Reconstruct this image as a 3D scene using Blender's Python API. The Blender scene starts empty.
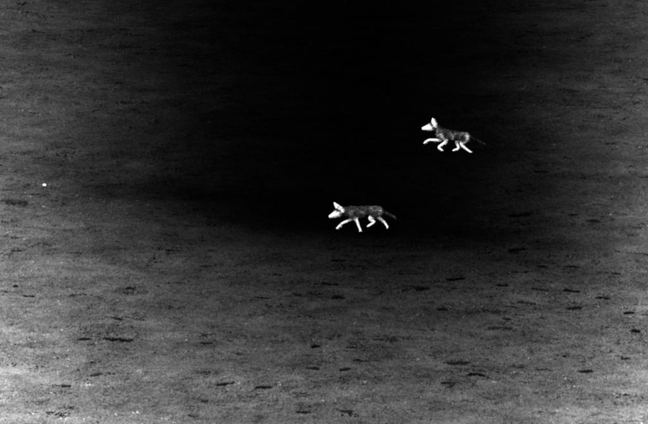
import bpy, math, random
import numpy as np
from mathutils import Vector, Matrix

R = math.radians
rng = np.random.default_rng(7)
random.seed(7)
scene = bpy.context.scene
col = scene.collection

# ------------------------------------------------------------------ camera
CAM_H, PITCH, HFOV = 19.94, 13.0, 8.0          # lookout on a slope above the flat
cam_d = bpy.data.cameras.new('camera'); cam = bpy.data.objects.new('camera', cam_d); col.objects.link(cam)
cam.location = (0, 0, CAM_H); cam.rotation_euler = (R(90 - PITCH), 0, 0)
cam_d.sensor_fit = 'HORIZONTAL'; cam_d.angle = R(HFOV); cam_d.clip_start = 0.1; cam_d.clip_end = 9000
scene.camera = cam

# ------------------------------------------------------------------ world, sun, exposure
SUN_EL, SUN_ROT = 48.0, 200.0                  # soft, veiled sun behind the camera, a little to the left
world = bpy.data.worlds.new('World'); scene.world = world; world.use_nodes = True
wn = world.node_tree.nodes; wl = world.node_tree.links
bg = wn['Background']; bg.inputs['Strength'].default_value = 0.08
sky = wn.new('ShaderNodeTexSky'); sky.sky_type = 'NISHITA'; sky.sun_disc = False
sky.sun_elevation = R(SUN_EL); sky.sun_rotation = R(SUN_ROT)
hs = wn.new('ShaderNodeHueSaturation'); hs.inputs['Saturation'].default_value = 0.0     # the picture is monochrome
wl.new(sky.outputs['Color'], hs.inputs['Color']); wl.new(hs.outputs['Color'], bg.inputs['Color'])
sd = bpy.data.lights.new('sun', 'SUN'); sd.energy = 1.2; sd.angle = R(14); sd.color = (1, 1, 1)
sun = bpy.data.objects.new('sun', sd); col.objects.link(sun)
az = R(SUN_ROT)
to_sun = Vector((math.sin(az) * math.cos(R(SUN_EL)), math.cos(az) * math.cos(R(SUN_EL)), math.sin(R(SUN_EL))))
sun.rotation_euler = to_sun.to_track_quat('Z', 'Y').to_euler(); sun.location = (0, 0, 60)
vs = scene.view_settings
vs.view_transform = 'Standard'; vs.look = 'None'; vs.gamma = 1.0; vs.use_curve_mapping = False
vs.exposure = 1.65
scene.cycles.use_denoising = False
scene.cycles.filter_width = 2.6          # the soft resolution of the long lens
GAIN = 1.85          # how bright a white horizontal card comes out; ground albedos below are divided by it

# ------------------------------------------------------------------ terrain height
def vnoise(x, y, seed):
    xi = np.floor(x).astype(np.int64); yi = np.floor(y).astype(np.int64)
    fx = x - xi; fy = y - yi
    fx = fx * fx * (3 - 2 * fx); fy = fy * fy * (3 - 2 * fy)
    def h(a, b):
        n = (a * 374761393 + b * 668265263 + seed * 1442695041) & 0xffffffff
        n = ((n ^ (n >> 13)) * 1274126177) & 0xffffffff
        return ((n ^ (n >> 16)) & 0xffff) / 32767.5 - 1
    return (h(xi, yi) * (1 - fx) + h(xi + 1, yi) * fx) * (1 - fy) + (h(xi, yi + 1) * (1 - fx) + h(xi + 1, yi + 1) * fx) * fy

def height(x, y):
    x = np.asarray(x, float); y = np.asarray(y, float)
    near = np.clip((10 - np.hypot(x / 30, (y - 92) / 60) * 8) / 6, 0, 1)
    z = 0.10 * vnoise(x / 7.0, y / 7.0, 1)
    z = z + near * (0.035 * vnoise(x / 1.7, y / 1.3, 2) + 0.022 * vnoise(x / 0.62, y / 0.5, 3) + 0.012 * vnoise(x / 0.27, y / 0.24, 4))
    hill = np.clip(1 - y / 55.0, 0, 1.03)
    return z + 18.2 * hill ** 2

def H(x, y): return float(height(np.array([x]), np.array([y]))[0])

def at(u, v):
    """photo pixel -> the point of the ground it looks at"""
    f = 324 / math.tan(R(HFOV / 2))
    d = Vector(((u - 324) / f, (212 - v) / f, -1)); d.rotate(cam.rotation_euler)
    z = 0.0
    for _ in range(12):
        t = (z - CAM_H) / d.z; p = Vector((0, 0, CAM_H)) + d * t; z = H(p.x, p.y)
    return Vector((p.x, p.y, z))

# ------------------------------------------------------------------ materials
def new_mat(name):
    m = bpy.data.materials.new(name); m.use_nodes = True
    nt = m.node_tree; b = nt.nodes['Principled BSDF']
    b.inputs['Roughness'].default_value = 0.95; b.inputs['Specular IOR Level'].default_value = 0.0
    return m, nt, b

def M(nt, op, a, b=None, c=None, clamp=False):
    n = nt.nodes.new('ShaderNodeMath'); n.operation = op; n.use_clamp = clamp
    for i, v in enumerate((a, b, c)):
        if v is None: continue
        if isinstance(v, (int, float)): n.inputs[i].default_value = v
        else: nt.links.new(v, n.inputs[i])
    return n.outputs[0]

def curve(nt, val, pts):
    n = nt.nodes.new('ShaderNodeFloatCurve'); c = n.mapping.curves[0]
    while len(c.points) > 2: c.points.remove(c.points[1])
    c.points[0].location = pts[0]; c.points[-1].location = pts[-1]
    for p in pts[1:-1]: c.points.new(*p)
    n.mapping.update(); nt.links.new(val, n.inputs['Value']); return n.outputs[0]

def noise(nt, vec, sx, sy, detail=3, rough=.55, rot=0.0, off=0.0, sz=1.0):
    mp = nt.nodes.new('ShaderNodeMapping'); mp.inputs['Scale'].default_value = (sx, sy, sz)
    mp.inputs['Rotation'].default_value = (0, 0, R(rot)); mp.inputs['Location'].default_value = (off, off * .7, 0)
    nt.links.new(vec, mp.inputs['Vector'])
    n = nt.nodes.new('ShaderNodeTexNoise'); n.inputs['Scale'].default_value = 1
    n.inputs['Detail'].default_value = detail; n.inputs['Roughness'].default_value = rough
    nt.links.new(mp.outputs[0], n.inputs['Vector'])
    return M(nt, 'SUBTRACT', n.outputs['Fac'], 0.5)

def vignetted_tone(nt):
    """lens vignette painted into the albedo: dark middle, paler sides and near end"""
    geo = nt.nodes.new('ShaderNodeNewGeometry'); vec = geo.outputs['Position']      # place on the flat, in metres
    sp = nt.nodes.new('ShaderNodeSeparateXYZ'); nt.links.new(vec, sp.inputs[0])
    X, Y = sp.outputs[0], sp.outputs[1]
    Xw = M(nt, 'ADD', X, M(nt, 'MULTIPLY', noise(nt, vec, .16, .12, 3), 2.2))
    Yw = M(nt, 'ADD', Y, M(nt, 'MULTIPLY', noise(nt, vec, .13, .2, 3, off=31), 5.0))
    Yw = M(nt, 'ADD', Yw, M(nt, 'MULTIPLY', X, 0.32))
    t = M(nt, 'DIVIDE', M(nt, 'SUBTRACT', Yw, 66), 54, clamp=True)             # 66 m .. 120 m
    # depths along the painted dark zone: t .10 frame bottom, .25 = row 300, .38 = row 212, .57 = row 100, .8 = frame top
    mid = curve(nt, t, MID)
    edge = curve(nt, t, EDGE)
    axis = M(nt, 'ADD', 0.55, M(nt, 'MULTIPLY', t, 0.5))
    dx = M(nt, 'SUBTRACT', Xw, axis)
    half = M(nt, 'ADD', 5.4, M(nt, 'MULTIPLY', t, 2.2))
    right_falloff = M(nt, 'ADD', 1.0, M(nt, 'MULTIPLY', M(nt, 'GREATER_THAN', dx, 0.0), .27))     # the painted vignette pales sooner to the right
    r = M(nt, 'MINIMUM', M(nt, 'MULTIPLY', M(nt, 'DIVIDE', M(nt, 'ABSOLUTE', dx), half), right_falloff), 1.25)
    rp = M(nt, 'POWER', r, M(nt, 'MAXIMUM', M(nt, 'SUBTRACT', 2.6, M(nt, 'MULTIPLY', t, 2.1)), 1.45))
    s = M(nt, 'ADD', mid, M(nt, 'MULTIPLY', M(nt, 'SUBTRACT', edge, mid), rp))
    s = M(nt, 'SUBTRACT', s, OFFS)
    s = M(nt, 'MULTIPLY', M(nt, 'ADD', s, M(nt, 'SQRT', M(nt, 'ADD', M(nt, 'MULTIPLY', s, s), .022))), .5)      # soft fade at the border of the painted vignette
    # streaks and patches of the soil
    st = M(nt, 'ADD', M(nt, 'MULTIPLY', noise(nt, vec, .26, .55, 4, rot=-10), .34), M(nt, 'MULTIPLY', noise(nt, vec, 1.3, 1.1, 4, .68, rot=4, off=9), .70))
    blot = M(nt, 'MULTIPLY', M(nt, 'SUBTRACT', noise(nt, vec, 4.2, 2.8, 4, .68, off=51), .05), 9.0, clamp=True)      # blots of colder bare soil
    blot = M(nt, 'MULTIPLY', blot, M(nt, 'MULTIPLY', M(nt, 'ADD', noise(nt, vec, .5, .35, 2, .5, off=77), .12), 3.0, clamp=True))
    st = M(nt, 'SUBTRACT', st, M(nt, 'MULTIPLY', blot, .36))
    fine = M(nt, 'ADD', M(nt, 'MULTIPLY', noise(nt, vec, 13, 4.5, 3, .75, off=3), .85), M(nt, 'MULTIPLY', noise(nt, vec, 34, 9, 1, .5, off=17), .75))
    s = M(nt, 'MULTIPLY', s, M(nt, 'ADD', 1.0, M(nt, 'ADD', M(nt, 'MULTIPLY', st, 1.5), fine)))
    # a darker band painted slantwise across the flat
    dr = M(nt, 'DIVIDE', M(nt, 'SUBTRACT', M(nt, 'ADD', Yw, M(nt, 'MULTIPLY', X, .28)), 86.2), 1.5)
    dark_band = M(nt, 'MULTIPLY', M(nt, 'POWER', 2.718, M(nt, 'MULTIPLY', M(nt, 'MULTIPLY', dr, dr), -1.0)), M(nt, 'DIVIDE', M(nt, 'ADD', Xw, 6.2), 3.0, clamp=True))
    dark_band = M(nt, 'MULTIPLY', dark_band, M(nt, 'DIVIDE', M(nt, 'SUBTRACT', 5.6, Xw), 2.6, clamp=True))
    s = M(nt, 'MULTIPLY', s, M(nt, 'SUBTRACT', 1.0, M(nt, 'MULTIPLY', dark_band, .36)))
    s = M(nt, 'MAXIMUM', s, 0.012)
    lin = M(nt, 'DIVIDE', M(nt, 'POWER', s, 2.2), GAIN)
    return lin, vec

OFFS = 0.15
MID = [(0, .58), (.10, .52), (.18, .42), (.25, .33), (.33, .17), (.38, .08), (.46, .03), (.60, .02), (1, .0)]  # painted vignette tone down the dark middle, near to far
EDGE = [(0, .86), (.10, .80), (.17, .72), (.25, .61), (.38, .44), (.57, .37), (.80, .31), (1, .30)]  # painted vignette tone at the pale sides, near to far

def grey(nt, b, val, gain=None):
    if gain is not None: val = M(nt, 'MULTIPLY', val, gain)
    val = M(nt, 'MINIMUM', val, .85)
    c = nt.nodes.new('ShaderNodeCombineXYZ')
    for i in range(3): nt.links.new(val, c.inputs[i])
    nt.links.new(c.outputs[0], b.inputs['Base Color'])

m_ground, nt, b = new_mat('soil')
lin, vec = vignetted_tone(nt); grey(nt, b, lin)
bn = nt.nodes.new('ShaderNodeBump'); bn.inputs['Strength'].default_value = .6; bn.inputs['Distance'].default_value = .02
hn = noise(nt, vec, 9, 7, 5, .65); nt.links.new(hn, bn.inputs['Height']); nt.links.new(bn.outputs[0], b.inputs['Normal'])

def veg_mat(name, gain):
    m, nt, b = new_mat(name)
    lin, vec = vignetted_tone(nt)  # grass carries the same painted vignette as the soil
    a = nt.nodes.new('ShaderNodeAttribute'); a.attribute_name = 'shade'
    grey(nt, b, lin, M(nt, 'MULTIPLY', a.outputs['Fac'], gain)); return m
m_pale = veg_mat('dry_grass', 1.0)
m_darktuft = veg_mat('vignetted_dark_tuft', 1.0)

def plain(name, v, var=.3, scale=30):
    m, nt, b = new_mat(name)
    tc = nt.nodes.new('ShaderNodeTexCoord')
    n = noise(nt, tc.outputs['Object'], scale, scale, 4, sz=scale)
    grey(nt, b, M(nt, 'MULTIPLY', M(nt, 'ADD', 1, M(nt, 'MULTIPLY', n, var * 2)), v)); return m
m_tussock, nt, b = new_mat('vignetted_tussock')
oi = nt.nodes.new('ShaderNodeObjectInfo'); tc = nt.nodes.new('ShaderNodeTexCoord')
lin, _ = vignetted_tone(nt)  # tussock colour follows the painted vignette too
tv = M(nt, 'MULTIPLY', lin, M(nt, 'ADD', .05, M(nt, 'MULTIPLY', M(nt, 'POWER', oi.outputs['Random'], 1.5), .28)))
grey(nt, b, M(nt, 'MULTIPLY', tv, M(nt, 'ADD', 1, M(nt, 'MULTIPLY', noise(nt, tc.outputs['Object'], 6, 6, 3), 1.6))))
m_white_stone = plain('pale_stone', .8, .15, 40)
m_dark_stone = plain('dark_stone', .006, .4, 40)
m_eye = plain('eye', .25); m_nose = plain('nose_leather', .12)

def coat_mat(name):
    m, nt, b = new_mat(name)
    a = nt.nodes.new('ShaderNodeAttribute'); a.attribute_name = 'coat'
    tc = nt.nodes.new('ShaderNodeTexCoord')
    n = noise(nt, tc.outputs['Object'], 22, 60, 4, .6, sz=60)
    grey(nt, b, M(nt, 'MULTIPLY', a.outputs['Fac'], M(nt, 'ADD', 1, M(nt, 'MULTIPLY', n, 1.1)))); return m
m_coat = coat_mat('coat')

# ------------------------------------------------------------------ helpers
def mesh_obj(name, verts, faces, mat, parent=None, smooth=False):
    me = bpy.data.meshes.new(name)
    me.from_pydata(verts, [], faces); me.update()
    if smooth: me.polygons.foreach_set('use_smooth', [True] * len(me.polygons))
    o = bpy.data.objects.new(name, me); col.objects.link(o); me.materials.append(mat)
    if parent: o.parent = parent
    return o

def fast_mesh(name, V, F, mat, attr=None, aname='shade'):
    """V (n,3), F (m,k) arrays"""
    me = bpy.data.meshes.new(name); k = F.shape[1]
    me.vertices.add(len(V)); me.vertices.foreach_set('co', V.astype(np.float32).ravel())
    me.loops.add(F.size); me.loops.foreach_set('vertex_index', F.astype(np.int32).ravel())
    me.polygons.add(len(F)); me.polygons.foreach_set('loop_start', np.arange(0, F.size, k, dtype=np.int32))
    me.update(calc_edges=True)
    if attr is not None:
        a = me.attributes.new(aname, 'FLOAT', 'POINT'); a.data.foreach_set('value', attr.astype(np.float32))
    me.materials.append(mat)
    o = bpy.data.objects.new(name, me); col.objects.link(o); return o

# ------------------------------------------------------------------ ground: one sheet to the horizon
def axis_coords(lo, hi, step, far_lo, far_hi):
    a = list(np.arange(lo, hi + 1e-6, step))
    s, x = step, lo
    while x > far_lo: s *= 1.22; x -= s; a.insert(0, x)
    s, x = step, hi
    while x < far_hi: s *= 1.22; x += s; a.append(x)
    return np.array(a)
xs = axis_coords(-11, 11, .09, -4000, 4000); ys = axis_coords(62, 124, .12, -1500, 7000)
GX, GY = np.meshgrid(xs, ys); GZ = height(GX, GY)
nx, ny = len(xs), len(ys)
idx = np.arange(nx * ny).reshape(ny, nx)
F = np.stack([idx[:-1, :-1], idx[:-1, 1:], idx[1:, 1:], idx[1:, :-1]], -1).reshape(-1, 4)
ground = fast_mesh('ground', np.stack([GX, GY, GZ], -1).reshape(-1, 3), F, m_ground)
ground.data.polygons.foreach_set('use_smooth', np.ones(len(F), bool))
ground['kind'] = 'structure'

# ------------------------------------------------------------------ grass stuff
def scatter(n, seed, clump, lo=-11, hi=11):
    g = np.random.default_rng(seed)
    x = g.uniform(lo, hi, n * 3); y = g.uniform(64, 121, n * 3)
    keep = np.abs(x) < y * 0.088
    d = .5 + .5 * vnoise(x / 1.1, y / .9, seed) * .6 + .4 * vnoise(x / .35, y / .4, seed + 5) * .5
    keep &= g.uniform(0, 1, n * 3) < np.clip(d, 0, 1) ** clump
    x, y = x[keep][:n], y[keep][:n]
    return x, y, g

def blades(name, x, y, g, per, hgt, wid, spread, shade_lo, shade_hi, mat, lean=.6, size_var=0.0):
    n = len(x)
    tshade = g.uniform(0, 1, n) ** 1.6 * (shade_hi - shade_lo) + shade_lo
    N = n * per
    sz = np.repeat(np.exp(g.normal(0, size_var, n)), per)
    X = np.repeat(x, per) + g.normal(0, spread, N) * sz * 1.3; Y = np.repeat(y, per) + g.normal(0, spread, N) * sz
    Z = height(X, Y) - .004
    th = g.uniform(0, 2 * math.pi, N); ln = g.uniform(0, lean, N); h = hgt * g.uniform(.5, 1.25, N) * np.minimum(sz, 1.5)
    w = wid * g.uniform(.6, 1.3, N) * .5
    ph = g.uniform(0, math.pi, N)
    bx, by = np.cos(ph) * w, np.sin(ph) * w
    p0 = np.stack([X - bx, Y - by, Z], -1); p1 = np.stack([X + bx, Y + by, Z], -1)
    p2 = np.stack([X + np.cos(th) * h * ln, Y + np.sin(th) * h * ln, Z + h], -1)
    V = np.stack([p0, p1, p2], 1).reshape(-1, 3)
    o = fast_mesh(name, V, np.arange(N * 3).reshape(-1, 3), mat, np.repeat(np.repeat(tshade, per), 3))
    return o

x, y, g = scatter(60000, 11, 1.0)
o = blades('dry_grass', x, y, g, 5, .030, .012, .035, .75, 1.7, m_pale)
o['kind'] = 'stuff'; o['label'] = 'short pale dry grass covering the whole flat'; o['category'] = 'grass'
x, y, g = scatter(10000, 37, 1.6)
o = blades('seed_heads', x, y, g, 5, .024, .040, .018, 1.4, 3.0, m_pale, lean=1.2, size_var=.3)
o['kind'] = 'stuff'; o['label'] = 'tiny pale flecks of bleached grass scattered over the flat'; o['category'] = 'grass'

# ------------------------------------------------------------------ tussocks: a low mound with a rough head of blades
def tussock_mesh(seed):
    """a broken line of small mounds, each with a rough head of blades; unit width, unit height"""
    g = np.random.default_rng(seed); V = []; Fc = []; seg = 8
    bow, tilt = g.normal(0, .3), g.normal(0, .25)
    lumps = [(0.0, 0.0, g.uniform(.10, .17))]
    while len(lumps) < 16 and max(l[0] for l in lumps) - min(l[0] for l in lumps) < .92:      # grows sideways, lump by lump
        px_, py_, pr = (max if g.uniform() < .5 else min)(lumps) if g.uniform() < .6 else lumps[int(g.integers(len(lumps)))]
        r = g.uniform(.04, .13); d = 1 if px_ > 0 else -1
        if g.uniform() < .2: d = -d
        a = g.normal(0, .75); L = (pr + r) * g.uniform(.55, .8)
        lumps.append((px_ + d * L * math.cos(a), py_ + L * math.sin(a) + bow * px_ * .3 + tilt * d * L * .4, r))
    mid_x = (max(l[0] for l in lumps) + min(l[0] for l in lumps)) / 2
    for cx, cy, r in lumps:
        cx -= mid_x; big = r > .08; top = g.uniform(.45, .9) if big else g.uniform(.25, .65)
        b0 = len(V); rad = 1 + .25 * g.normal(0, 1, seg)
        for rr, zz in ((1.0, -.3), (.6, top * .8)):
            for i in range(seg):
                a = 2 * math.pi * i / seg; q = rr * rad[i] * r
                V.append((cx + q * math.cos(a), cy + 1.7 * q * math.sin(a), zz * (1 + .2 * g.normal())))
        V.append((cx, cy, top))
        for i in range(seg):
            j = (i + 1) % seg
            Fc.append((b0 + i, b0 + j, b0 + seg + j, b0 + seg + i)); Fc.append((b0 + seg + i, b0 + seg + j, b0 + 2 * seg))
        for i in range(14 if big else 5):
            a = g.uniform(0, 2 * math.pi); q = math.sqrt(g.uniform(0, 1)) * r * 1.15
            bx, by = cx + q * math.cos(a), cy + 1.7 * q * math.sin(a); ph = g.uniform(0, math.pi); w = .028
            L = g.uniform(.02, .10); zt = g.uniform(.5, 1.3); n = len(V)
            V += [(bx - w * math.cos(ph), by - w * math.sin(ph), -.1), (bx + w * math.cos(ph), by + w * math.sin(ph), -.1), (bx + L * math.cos(a), by + L * math.sin(a), zt)]
            Fc.append((n, n + 1, n + 2))
    me = bpy.data.meshes.new('tussock'); me.from_pydata(V, [], Fc); me.update(); me.materials.append(m_tussock); return me
TM = [tussock_mesh(s) for s in range(1, 13)]

TUSSOCKS = [  # photo column, row, width in photo pixels, label
 (16, 250, 10, 'dark flat tussock hard by the left edge, above the round black stone'),
 (28, 296, 11, 'dark ragged tussock just below and right of the round black stone'),
 (131, 288, 11, 'dark tussock right of the black stone, on its own in grey ground left of centre'),
 (116, 318, 14, 'wide black tussock standing alone in the lower left of the flat'),
 (118, 339, 26, 'longest dark tussock strip at lower left, directly below the lone wide one'),
 (85, 339, 14, 'dark tussock at the left end of the long lower left strip'),
 (97, 374, 13, 'dark tussock near the bottom left, between the long strip and the frame bottom'),
 (66, 386, 12, 'faint dark tussock lowest at the bottom left'),
 (172, 250, 12, 'dim dark tussock at the left border of the painted dark zone'),
 (206, 266, 9, 'small dim tussock below the left border of the painted dark zone'),
 (277, 274, 11, 'dim black tussock below left of the nearer coyote in dark grey ground'),
 (261, 297, 17, 'wide black tussock in the middle distance, left of centre below the painted dark zone'),
 (297, 294, 9, 'small dark tussock right beside the wide middle one left of centre'),
 (206, 343, 11, 'dark tussock left of centre in the lower third, alone'),
 (316, 346, 11, 'black tussock at centre in the lower third'),
 (312, 368, 14, 'slanting dark tussock just under the black one at lower centre'),
 (225, 383, 18, 'long thin dark tussock at lower left centre, left end of a shallow curve'),
 (264, 387, 17, 'long thin dark tussock at lower centre, right end of a shallow curve'),
 (305, 412, 16, 'crisp black tussock at the bottom centre, nearest of all to the frame bottom'),
 (205, 401, 9, 'small dark tussock low down, under the shallow curve'),
 (338, 260, 13, 'barely visible dark tussock right below the nearer coyote'),
 (330, 284, 14, 'dim flat tussock two body heights below the nearer coyote'),
 (338, 297, 14, 'dark tussock straight below the nearer coyote in dark grey ground, lower of two'),
 (405, 289, 8, 'small black tussock at the left of a pair right below the painted dark zone'),
 (422, 288, 14, 'black tussock at the right of a pair right below the painted dark zone'),
 (456, 279, 18, 'wide dim tussock right of the pair, highest in its row'),
 (442, 309, 13, 'dark tussock under the pair, right of centre'),
 (380, 339, 15, 'thin dark tussock right of centre in the lower third'),
 (352, 347, 10, 'small black tussock just left of the thin one at lower centre right'),
 (358, 360, 12, 'black tussock above the little bowed one at lower centre'),
 (346, 369, 13, 'little bowed black tussock at lower centre'),
 (346, 411, 15, 'thin dark tussock at the bottom, right of the crisp black one'),
 (458, 363, 22, 'very wide black tussock at lower right of centre, upper one of a cluster'),
 (478, 366, 14, 'black tussock touching the right end of the very wide one'),
 (475, 374, 19, 'wide black tussock in the cluster, under the very wide one'),
 (448, 382, 15, 'rough dark tussock lowest in the cluster at lower right of centre'),
 (516, 249, 18, 'wide dim tussock at the right border of the painted dark zone'),
 (520, 215, 20, 'long dim tussock level with the nearer coyote, far right of it'),
 (572, 214, 13, 'dark tussock level with the nearer coyote, close to the right edge'),
 (594, 221, 10, 'dark tussock right of the nearer coyote, rightmost of that row'),
 (541, 171, 13, 'dim tussock right of and below the farther coyote'),
 (543, 266, 14, 'dim dark tussock on the right, left one of its row'),
 (572, 266, 14, 'dim dark tussock on the right, middle one of its row'),
 (616, 273, 13, 'dark tussock near the right edge, right end of its row'),
 (540, 289, 17, 'thin black tussock in the middle of the right half, left of two end to end'),
 (571, 291, 16, 'thin black tussock in the middle of the right half, right of two end to end'),
 (602, 297, 15, 'black tussock on the right in grey ground, up and right of the biggest'),
 (573, 308, 16, 'biggest blackest tussock on the right side of the flat'),
 (526, 302, 19, 'flat dark tussock left of the biggest black one'),
 (502, 285, 11, 'dark tussock at the left end of the right hand rows'),
 (630, 312, 13, 'faint dark tussock near the right edge, below its neighbours'),
 (506, 319, 11, 'dark tussock below the flat one on the right'),
 (500, 327, 20, 'wide dim tussock above the cluster at lower right'),
 (636, 331, 9, 'small black tussock hard by the right edge, lower half'),
 (626, 358, 9, 'small black tussock at lower right near the edge'),
 (586, 371, 19, 'wide faint tussock at the lower right'),
 (541, 369, 13, 'dark tussock at lower right, left of the wide faint one'),
]
f_px = 324 / math.tan(R(HFOV / 2))
for i, (u, v, w, lab) in enumerate(TUSSOCKS):
    p = at(u, v + 1); dist = (p - cam.location).length; mpp = dist / f_px
    o = bpy.data.objects.new('grass_tussock', TM[i % 12]); col.objects.link(o)
    wd = w * mpp * 1.05
    o.scale = (wd, max(wd * random.uniform(.55, 1.2), .14), .044 * random.uniform(.5, 1.25))
    o.location = (p.x, p.y, p.z - .004); o.rotation_euler = (0, 0, R(random.uniform(-30, 20)))
    o['label'] = lab; o['category'] = 'tussock'; o['group'] = 'dark tussocks dotted over the flat'

x, y, g = scatter(24000, 23, 3.0)
hx, hy = [], []                                   # smaller tufts straggle round each tussock
for u, v, w, _ in TUSSOCKS:
    p = at(u, v + 1); m = w * 2
    hx.append(g.normal(p.x, w * .020, m)); hy.append(g.normal(p.y, w * .030 + .12, m))
x = np.concatenate([x] + hx); y = np.concatenate([y] + hy)
o = blades('dark_grass', x, y, g, 7, .015, .050, .034, .03, .6, m_darktuft, lean=1.6, size_var=.62)
o['kind'] = 'stuff'; o['label'] = 'small dark scattered tufts dotted over the flat'; o['category'] = 'grass'
x, y, g = scatter(2600, 61, 2.8)                  # flat dark mats a hand or two across
o = blades('dark_grass_mats', x, y, g, 16, .020, .085, .050, .03, .55, m_darktuft, lean=1.6, size_var=.5)
o['kind'] = 'stuff'; o['label'] = 'hand sized dark flat mats of grass all over the flat'; o['category'] = 'grass'

# ------------------------------------------------------------------ two stones
def stone(name, u, v, size, mat, lab, seed, sq=.7):
    import bmesh
    bm = bmesh.new(); bmesh.ops.create_icosphere(bm, subdivisions=2, radius=.5)
    g = np.random.default_rng(seed); dirs = g.normal(0, 1, (9, 3)); dirs /= np.linalg.norm(dirs, axis=1)[:, None]
    for vt in bm.verts:
        c = np.array(vt.co); 
        for d in dirs:
            e = c @ d - .40
            if e > 0: c = c - d * e * .8
        vt.co = c
    me = bpy.data.meshes.new(name); bm.to_mesh(me); bm.free(); me.materials.append(mat)
    o = bpy.data.objects.new(name, me); col.objects.link(o)
    p = at(u, v); o.location = p + Vector((0, 0, size * sq * .32)); o.scale = (size, size * .8, size * sq)
    o['label'] = lab; o['category'] = 'stone'; return o
stone('stone', 44.5, 186, .085, m_white_stone, 'tiny bright white stone on the grey ground at far left', 3)
stone('stone', 15.5, 287, .095, m_dark_stone, 'small round black stone near the left edge in grey ground', 4, .55)

# ------------------------------------------------------------------ coyotes
def catmull(P, sub):
    P = np.array(P, float); out = []
    E = np.vstack([2 * P[0] - P[1], P, 2 * P[-1] - P[-2]])
    for i in range(1, len(E) - 2):
        p0, p1, p2, p3 = E[i - 1:i + 3]
        for k in range(sub):
            t = k / sub
            out.append(.5 * (2 * p1 + (p2 - p0) * t + (2 * p0 - 5 * p1 + 4 * p2 - p3) * t * t + (3 * p1 - p0 - 3 * p2 + p3) * t ** 3))
    out.append(P[-1]); return np.array(out)

def loft(P, V, Fc, sub=5, seg=14):
    """P rows: x, y, z, half height (in the side plane), half width (sideways)"""
    Q = catmull(P, sub) if len(P) > 2 else np.array(P, float)
    c = Q[:, :3]; T = np.gradient(c, axis=0); T /= np.linalg.norm(T, axis=1)[:, None]
    # rounded ends
    caps = []
    for e, s in ((0, -1), (-1, 1)):
        caps.append([np.concatenate([c[e] + T[e] * s * Q[e, 3] * a, Q[e, 3:] * math.sqrt(max(1 - a * a, .02))]) for a in (.5, .85)])
    Q = np.vstack([caps[0][1], caps[0][0], Q, caps[1][0], caps[1][1]])
    T = np.vstack([T[0], T[0], T, T[-1], T[-1]])
    base = len(V)
    for q, t in zip(Q, T):
        lat = np.array([0, 1, 0.]); lat = lat - t * (lat @ t); lat /= np.linalg.norm(lat); n = np.cross(t, lat)
        for i in range(seg):
            a = 2 * math.pi * i / seg
            V.append(tuple(q[:3] + n * q[3] * math.cos(a) + lat * max(q[4], .004) * math.sin(a)))
    m = len(Q)
    for k in range(m - 1):
        for i in range(seg):
            j = (i + 1) % seg
            Fc.append((base + k * seg + i, base + k * seg + j, base + (k + 1) * seg + j, base + (k + 1) * seg + i))
    Fc.append(tuple(base + i for i in range(seg))[::-1]); Fc.append(tuple(base + (m - 1) * seg + i for i in range(seg)))

def seg_dist(P, a, b):
    ab = b - a; t = np.clip(((P - a) @ ab) / max(ab @ ab, 1e-9), 0, 1)
    return np.linalg.norm(P - (a + t[:, None] * ab), axis=1)

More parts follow.
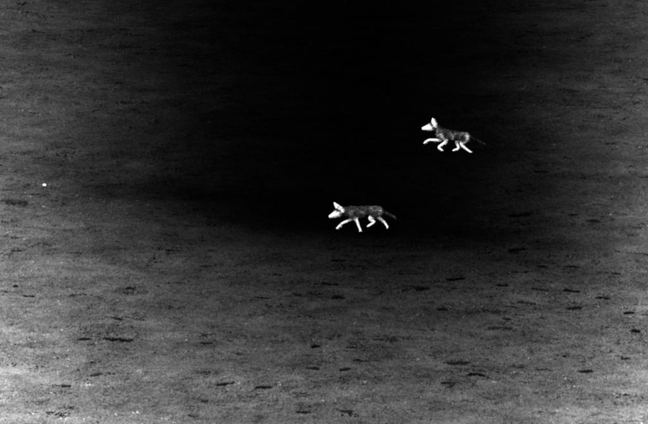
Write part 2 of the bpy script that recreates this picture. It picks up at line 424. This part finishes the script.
def coyote(spec, label):
    k, x0, y0 = spec['k'], spec['x0'], spec['y0']
    def pt(p, lat=0.0): return [(p[0] - x0) * k, lat, (y0 - p[1]) * k * 1.02]
    V, Fc = [], []
    loft([pt(p) + [p[2] * k, p[3] * k] for p in spec['torso']], V, Fc)
    loft([pt(p) + [p[2] * k, p[3] * k] for p in spec['neck']], V, Fc)
    loft([pt(p) + [p[2] * k, p[3] * k] for p in spec['head']], V, Fc)
    loft([pt(p) + [p[2] * k * .62, p[2] * k * .58] for p in spec['tail']], V, Fc)
    hot = []
    for leg in spec['legs']:
        side = leg['side']; pts = leg['pts']; rows = []
        for i, p in enumerate(pts):
            lat = side * (leg['lat'] * (1.0 if i < 2 else .85))
            tk = (1, .78, .78, .86)[i]; rows.append(pt(p, lat) + [p[2] * k * tk, p[2] * k * (.8 if i < 2 else .95) * tk])
        loft(rows, V, Fc)
        c = np.array(rows)
        for i in range(1, len(c) - 1): hot.append((c[i, :3], c[i + 1, :3], max(c[i, 3], c[i + 1, 3]) * 1.15 + .006, leg.get('hot', .85)))
        # paw: toes spread forward of the last joint
        e = c[-1, :3]; toe = leg.get('toe', (-1, -.15)); d = np.array([toe[0], 0, toe[1]]); d /= np.linalg.norm(d)
        for s in (-1.5, -.5, .5, 1.5):
            a = e + np.array([0, s * .010, 0]); L = .034 - .004 * abs(s)
            loft([list(a) + [.012, .008], list(a + d * L * .6) + [.011, .008], list(a + d * L) + [.007, .006]], V, Fc, 2, 8)
        hot.append((e, e + d * .03, .03, leg.get('hot', .85)))
    ears_hot = []
    for b_, t_, side in spec['ears']:
        a = np.array(pt(b_, side * .045)); t = np.array(pt(t_, side * .062))
        L = np.linalg.norm(t - a); rows = []
        for f, w, th in ((-.12, .030, .014), (.2, .033, .013), (.5, .027, .011), (.8, .015, .009), (1.0, .006, .007)):
            rows.append(list(a + (t - a) * f) + [w * L / .11, th])
        loft(rows, V, Fc, 3, 12); ears_hot.append((a, t, .032, .85))
    tmp = mesh_obj('body_source', V, Fc, m_coat)
    md = tmp.modifiers.new('r', 'REMESH'); md.mode = 'VOXEL'; md.voxel_size = .0062; md.use_smooth_shade = True
    sm = tmp.modifiers.new('s', 'SMOOTH'); sm.iterations = 3; sm.factor = .5
    dg = bpy.context.evaluated_depsgraph_get()
    me = bpy.data.meshes.new_from_object(tmp.evaluated_get(dg)); me.name = 'body'
    bpy.data.objects.remove(tmp)
    me.materials.clear(); me.materials.append(m_coat)
    n = len(me.vertices); P = np.empty(n * 3); me.vertices.foreach_get('co', P); P = P.reshape(-1, 3)
    # heat glow painted as coat colours: charcoal saddle, paler patches, white face, ears and legs
    def coat_glow_of(P):
        c = np.full(len(P), spec['base'])
        for (bx, by, rx, rz, val) in spec['patches']:
            q = pt((bx, by)); d2 = ((P[:, 0] - q[0]) / (rx * k)) ** 2 + ((P[:, 2] - q[2]) / (rz * k)) ** 2
            w = np.exp(-d2); c = c * (1 - w) + val * w
        h = np.zeros(len(P)); hv = np.zeros(len(P))
        face = [(np.array(pt(a)), np.array(pt(b)), r * k, .85) for a, b, r in spec['face']]
        flat = P * np.array([1, .25, 1])
        for a, b, r, val in hot + ears_hot + face:
            d = seg_dist(flat if any(a is f[0] for f in face) else P, a, b); w = np.clip((1.5 * r - d) / (.75 * r), 0, 1)
            h = np.maximum(h, w)
        for (bx, by, rx, rz, val) in spec['cool']:
            q = pt((bx, by)); d2 = ((P[:, 0] - q[0]) / (rx * k)) ** 2 + ((P[:, 2] - q[2]) / (rz * k)) ** 2
            h = h * (1 - val * np.clip(1.6 - d2, 0, 1))
        # mottling of the coat, and legs that are only patchily pale
        q = P / .05; mo = vnoise(q[:, 0], q[:, 2] + 3 * q[:, 1], spec['seed']) ; m2 = vnoise(q[:, 0] * 2.2, q[:, 2] * 1.6 + 5 * q[:, 1], spec['seed'] + 3)
        c = np.clip(.72 * c * np.exp(1.25 * mo + .7 * m2), .003, .5)
        h = h * np.clip(1.08 + .22 * mo + .15 * m2, 0, 1)
        return c * (1 - h) ** 1.5 + .85 * h, h
    c, h = coat_glow_of(P)
    a = me.attributes.new('coat', 'FLOAT', 'POINT'); a.data.foreach_set('value', c.astype(np.float32))
    root = bpy.data.objects.new('coyote', None); col.objects.link(root); root.empty_display_size = .3
    root['label'] = label; root['category'] = 'coyote'; root['group'] = 'coyotes crossing the flat'
    body = bpy.data.objects.new('body', me); col.objects.link(body); body.parent = root
    # fur: pointed locks lying back along the body
    me.calc_loop_triangles(); tri = np.empty(len(me.loop_triangles) * 3, np.int32); me.loop_triangles.foreach_get('vertices', tri); tri = tri.reshape(-1, 3)
    g = np.random.default_rng(spec['seed'])
    A, B, C = P[tri[:, 0]], P[tri[:, 1]], P[tri[:, 2]]
    N = np.cross(B - A, C - A); ar = np.linalg.norm(N, axis=1); N /= np.maximum(ar, 1e-12)[:, None]
    ht = h[tri].mean(1); w = ar * (1 - .97 * ht); w /= w.sum()
    pick = g.choice(len(tri), 7500, p=w)
    r1, r2 = g.uniform(0, 1, (2, len(pick))); sw = r1 + r2 > 1; r1[sw], r2[sw] = 1 - r1[sw], 1 - r2[sw]
    S = A[pick] + (B - A)[pick] * r1[:, None] + (C - A)[pick] * r2[:, None]; nn = N[pick]
    flow = np.array([1, 0, -.18]) + g.normal(0, .22, (len(pick), 3))
    flow = flow - nn * (flow * nn).sum(1)[:, None]; flow /= np.maximum(np.linalg.norm(flow, axis=1), .2)[:, None]
    D = flow * .85 + nn * g.uniform(.15, .55, len(pick))[:, None]
    tailx = pt(spec['tail'][1])[0]
    L = .034 * g.uniform(.6, 1.3, len(pick)); L[S[:, 0] > tailx] *= .8
    side = np.cross(D, nn); side /= np.maximum(np.linalg.norm(side, axis=1), 1e-6)[:, None]
    wd = .0065 * g.uniform(.6, 1.4, len(pick))[:, None]
    S0 = S - nn * .003
    VV = np.stack([S0 - side * wd, S0 + side * wd, S + D * (L * .55)[:, None] + side * wd * .6, S + D * L[:, None], S + D * (L * .55)[:, None] - side * wd * .6], 1).reshape(-1, 3)
    cs, _ = coat_glow_of(S); cs = cs * np.exp(g.normal(0, .55, len(pick)))
    o = fast_mesh('fur', VV, np.arange(len(VV)).reshape(-1, 5), m_coat, np.repeat(np.minimum(cs, .8), 5), 'coat')
    o.parent = root; o['kind'] = 'stuff'
    # nose and eyes
    import bmesh
    def ball(name, p, r, mat, sc):
        bm = bmesh.new(); bmesh.ops.create_icosphere(bm, subdivisions=2, radius=r)
        for v in bm.verts: v.co = Vector((v.co.x * sc[0], v.co.y * sc[1], v.co.z * sc[2]))
        m = bpy.data.meshes.new(name); bm.to_mesh(m); bm.free(); m.materials.append(mat)
        ob = bpy.data.objects.new(name, m); col.objects.link(ob); ob.parent = root; ob.location = p
    ball('nose', pt(spec['nose']), .012, m_nose, (1, 1.15, .9))
    for s in (-1, 1): ball('eye', pt(spec['eye'], s * .040), .009, m_eye, (1, .7, .9))
    zmin = P[:, 2].min()
    p = at(spec['u'], spec['v'])
    root.location = (p.x, p.y, p.z - zmin + spec.get('lift', -.006)); root.rotation_euler = (0, 0, R(spec.get('yaw', 0)))
    return root

NEAR, FAR = -1, 1
front = dict(k=.002757, x0=300, y0=285, seed=5, u=359, v=230.6, yaw=0,
  torso=[(212, 152, 30, 24), (245, 152, 38, 29), (290, 153, 38, 31), (340, 148, 34, 29), (390, 145, 32, 27), (430, 146, 30, 26), (448, 150, 21, 18)],
  neck=[(240, 146, 33, 24), (205, 148, 29, 21), (172, 152, 24, 19)],
  head=[(178, 150, 22, 20), (158, 158, 26, 22), (138, 168, 22, 17), (118, 177, 14.5, 11), (104, 183, 11, 9)],
  tail=[(445, 138, 8), (480, 158, 13), (515, 176, 14), (540, 190, 8), (550, 197, 4)],
  ears=[((181, 140), (150, 97), NEAR), ((162, 136), (130, 92), FAR)],
  face=[((152, 166), (102, 184), 22), ((252, 204), (286, 199), 11)], nose=(97, 184), eye=(148, 158),
  legs=[dict(side=FAR, lat=.070, pts=[(238, 160, 22), (262, 197, 14), (188, 234, 9.5), (155, 264, 7.5)], toe=(-1, -.7)),
        dict(side=NEAR, lat=.072, pts=[(238, 160, 23), (280, 200, 14), (296, 240, 9.5), (310, 272, 7.5)], toe=(-.5, -.6)),
        dict(side=NEAR, lat=.060, pts=[(425, 150, 30), (376, 192, 17), (402, 216, 9.5), (366, 242, 7.5)], toe=(-1, -.5)),
        dict(side=FAR, lat=.060, pts=[(430, 150, 30), (425, 186, 18), (468, 222, 10), (494, 258, 7.5)], toe=(-.1, -1))],
  base=.020,
  patches=[(330, 140, 60, 24, .055), (400, 130, 45, 20, .08), (242, 158, 11, 34, .20), (268, 162, 16, 14, .006), (440, 150, 11, 34, .20), (290, 188, 40, 10, .12), (185, 158, 16, 30, .005), (340, 190, 40, 8, .05), (500, 170, 40, 30, .012), (548, 196, 12, 12, .05), (250, 120, 30, 10, .035)],
  cool=[(153, 111, 5, 8, .7), (155, 138, 17, 10, .95), (176, 165, 12, 16, .9)])
rear = dict(k=.002867, x0=300, y0=327, seed=8, u=452, v=151.5, yaw=0,
  torso=[(212, 194, 28, 22), (240, 200, 34, 27), (280, 207, 34, 28), (320, 212, 32, 27), (365, 215, 28, 25), (400, 219, 26, 24), (420, 224, 18, 16)],
  neck=[(236, 192, 32, 23), (208, 176, 27, 20), (180, 156, 23, 18)],
  head=[(176, 150, 21, 18), (152, 150, 25, 20), (131, 155, 22, 16), (111, 159, 14.5, 11), (97, 161, 11, 8.5)],
  tail=[(420, 214, 8), (455, 236, 11), (490, 256, 13), (515, 266, 8), (528, 270, 4)],
  ears=[((173, 137), (165, 88), NEAR), ((168, 134), (162, 93), FAR)],
  face=[((142, 156), (94, 160), 21), ((218, 208), (250, 242), 8), ((404, 226), (372, 262), 8)], nose=(89, 160), eye=(144, 144),
  legs=[dict(side=FAR, lat=.066, pts=[(218, 205, 21), (222, 246, 14), (142, 246, 9.5), (110, 264, 7.5)], toe=(-1, -.6)),
        dict(side=NEAR, lat=.072, pts=[(214, 205, 22), (254, 246, 14), (206, 288, 9.5), (226, 308, 7.5)], toe=(.9, -.4)),
        dict(side=FAR, lat=.058, pts=[(392, 220, 28), (335, 254, 16), (346, 302, 9.5), (316, 318, 7.5)], toe=(-1, -.25)),
        dict(side=NEAR, lat=.062, pts=[(398, 218, 29), (366, 266, 16), (394, 298, 9.5), (424, 320, 7.5)], toe=(1, -.35))],
  base=.016,
  patches=[(300, 210, 45, 28, .07), (192, 195, 7, 26, .20), (217, 208, 10, 22, .35), (250, 200, 14, 24, .010), (365, 210, 16, 20, .010), (398, 218, 10, 32, .30), (380, 195, 20, 8, .08), (340, 235, 12, 20, .10), (300, 182, 40, 8, .035), (475, 248, 45, 30, .008), (522, 268, 10, 10, .03)],
  cool=[(152, 132, 9, 9, .9), (165, 158, 10, 16, .9)])
coyote(front, 'nearer coyote with lowered head trotting left, white face, ears and legs, grey coat')
coyote(rear, 'farther coyote with raised head loping left, single pointed white ear, foreleg stretched forward')
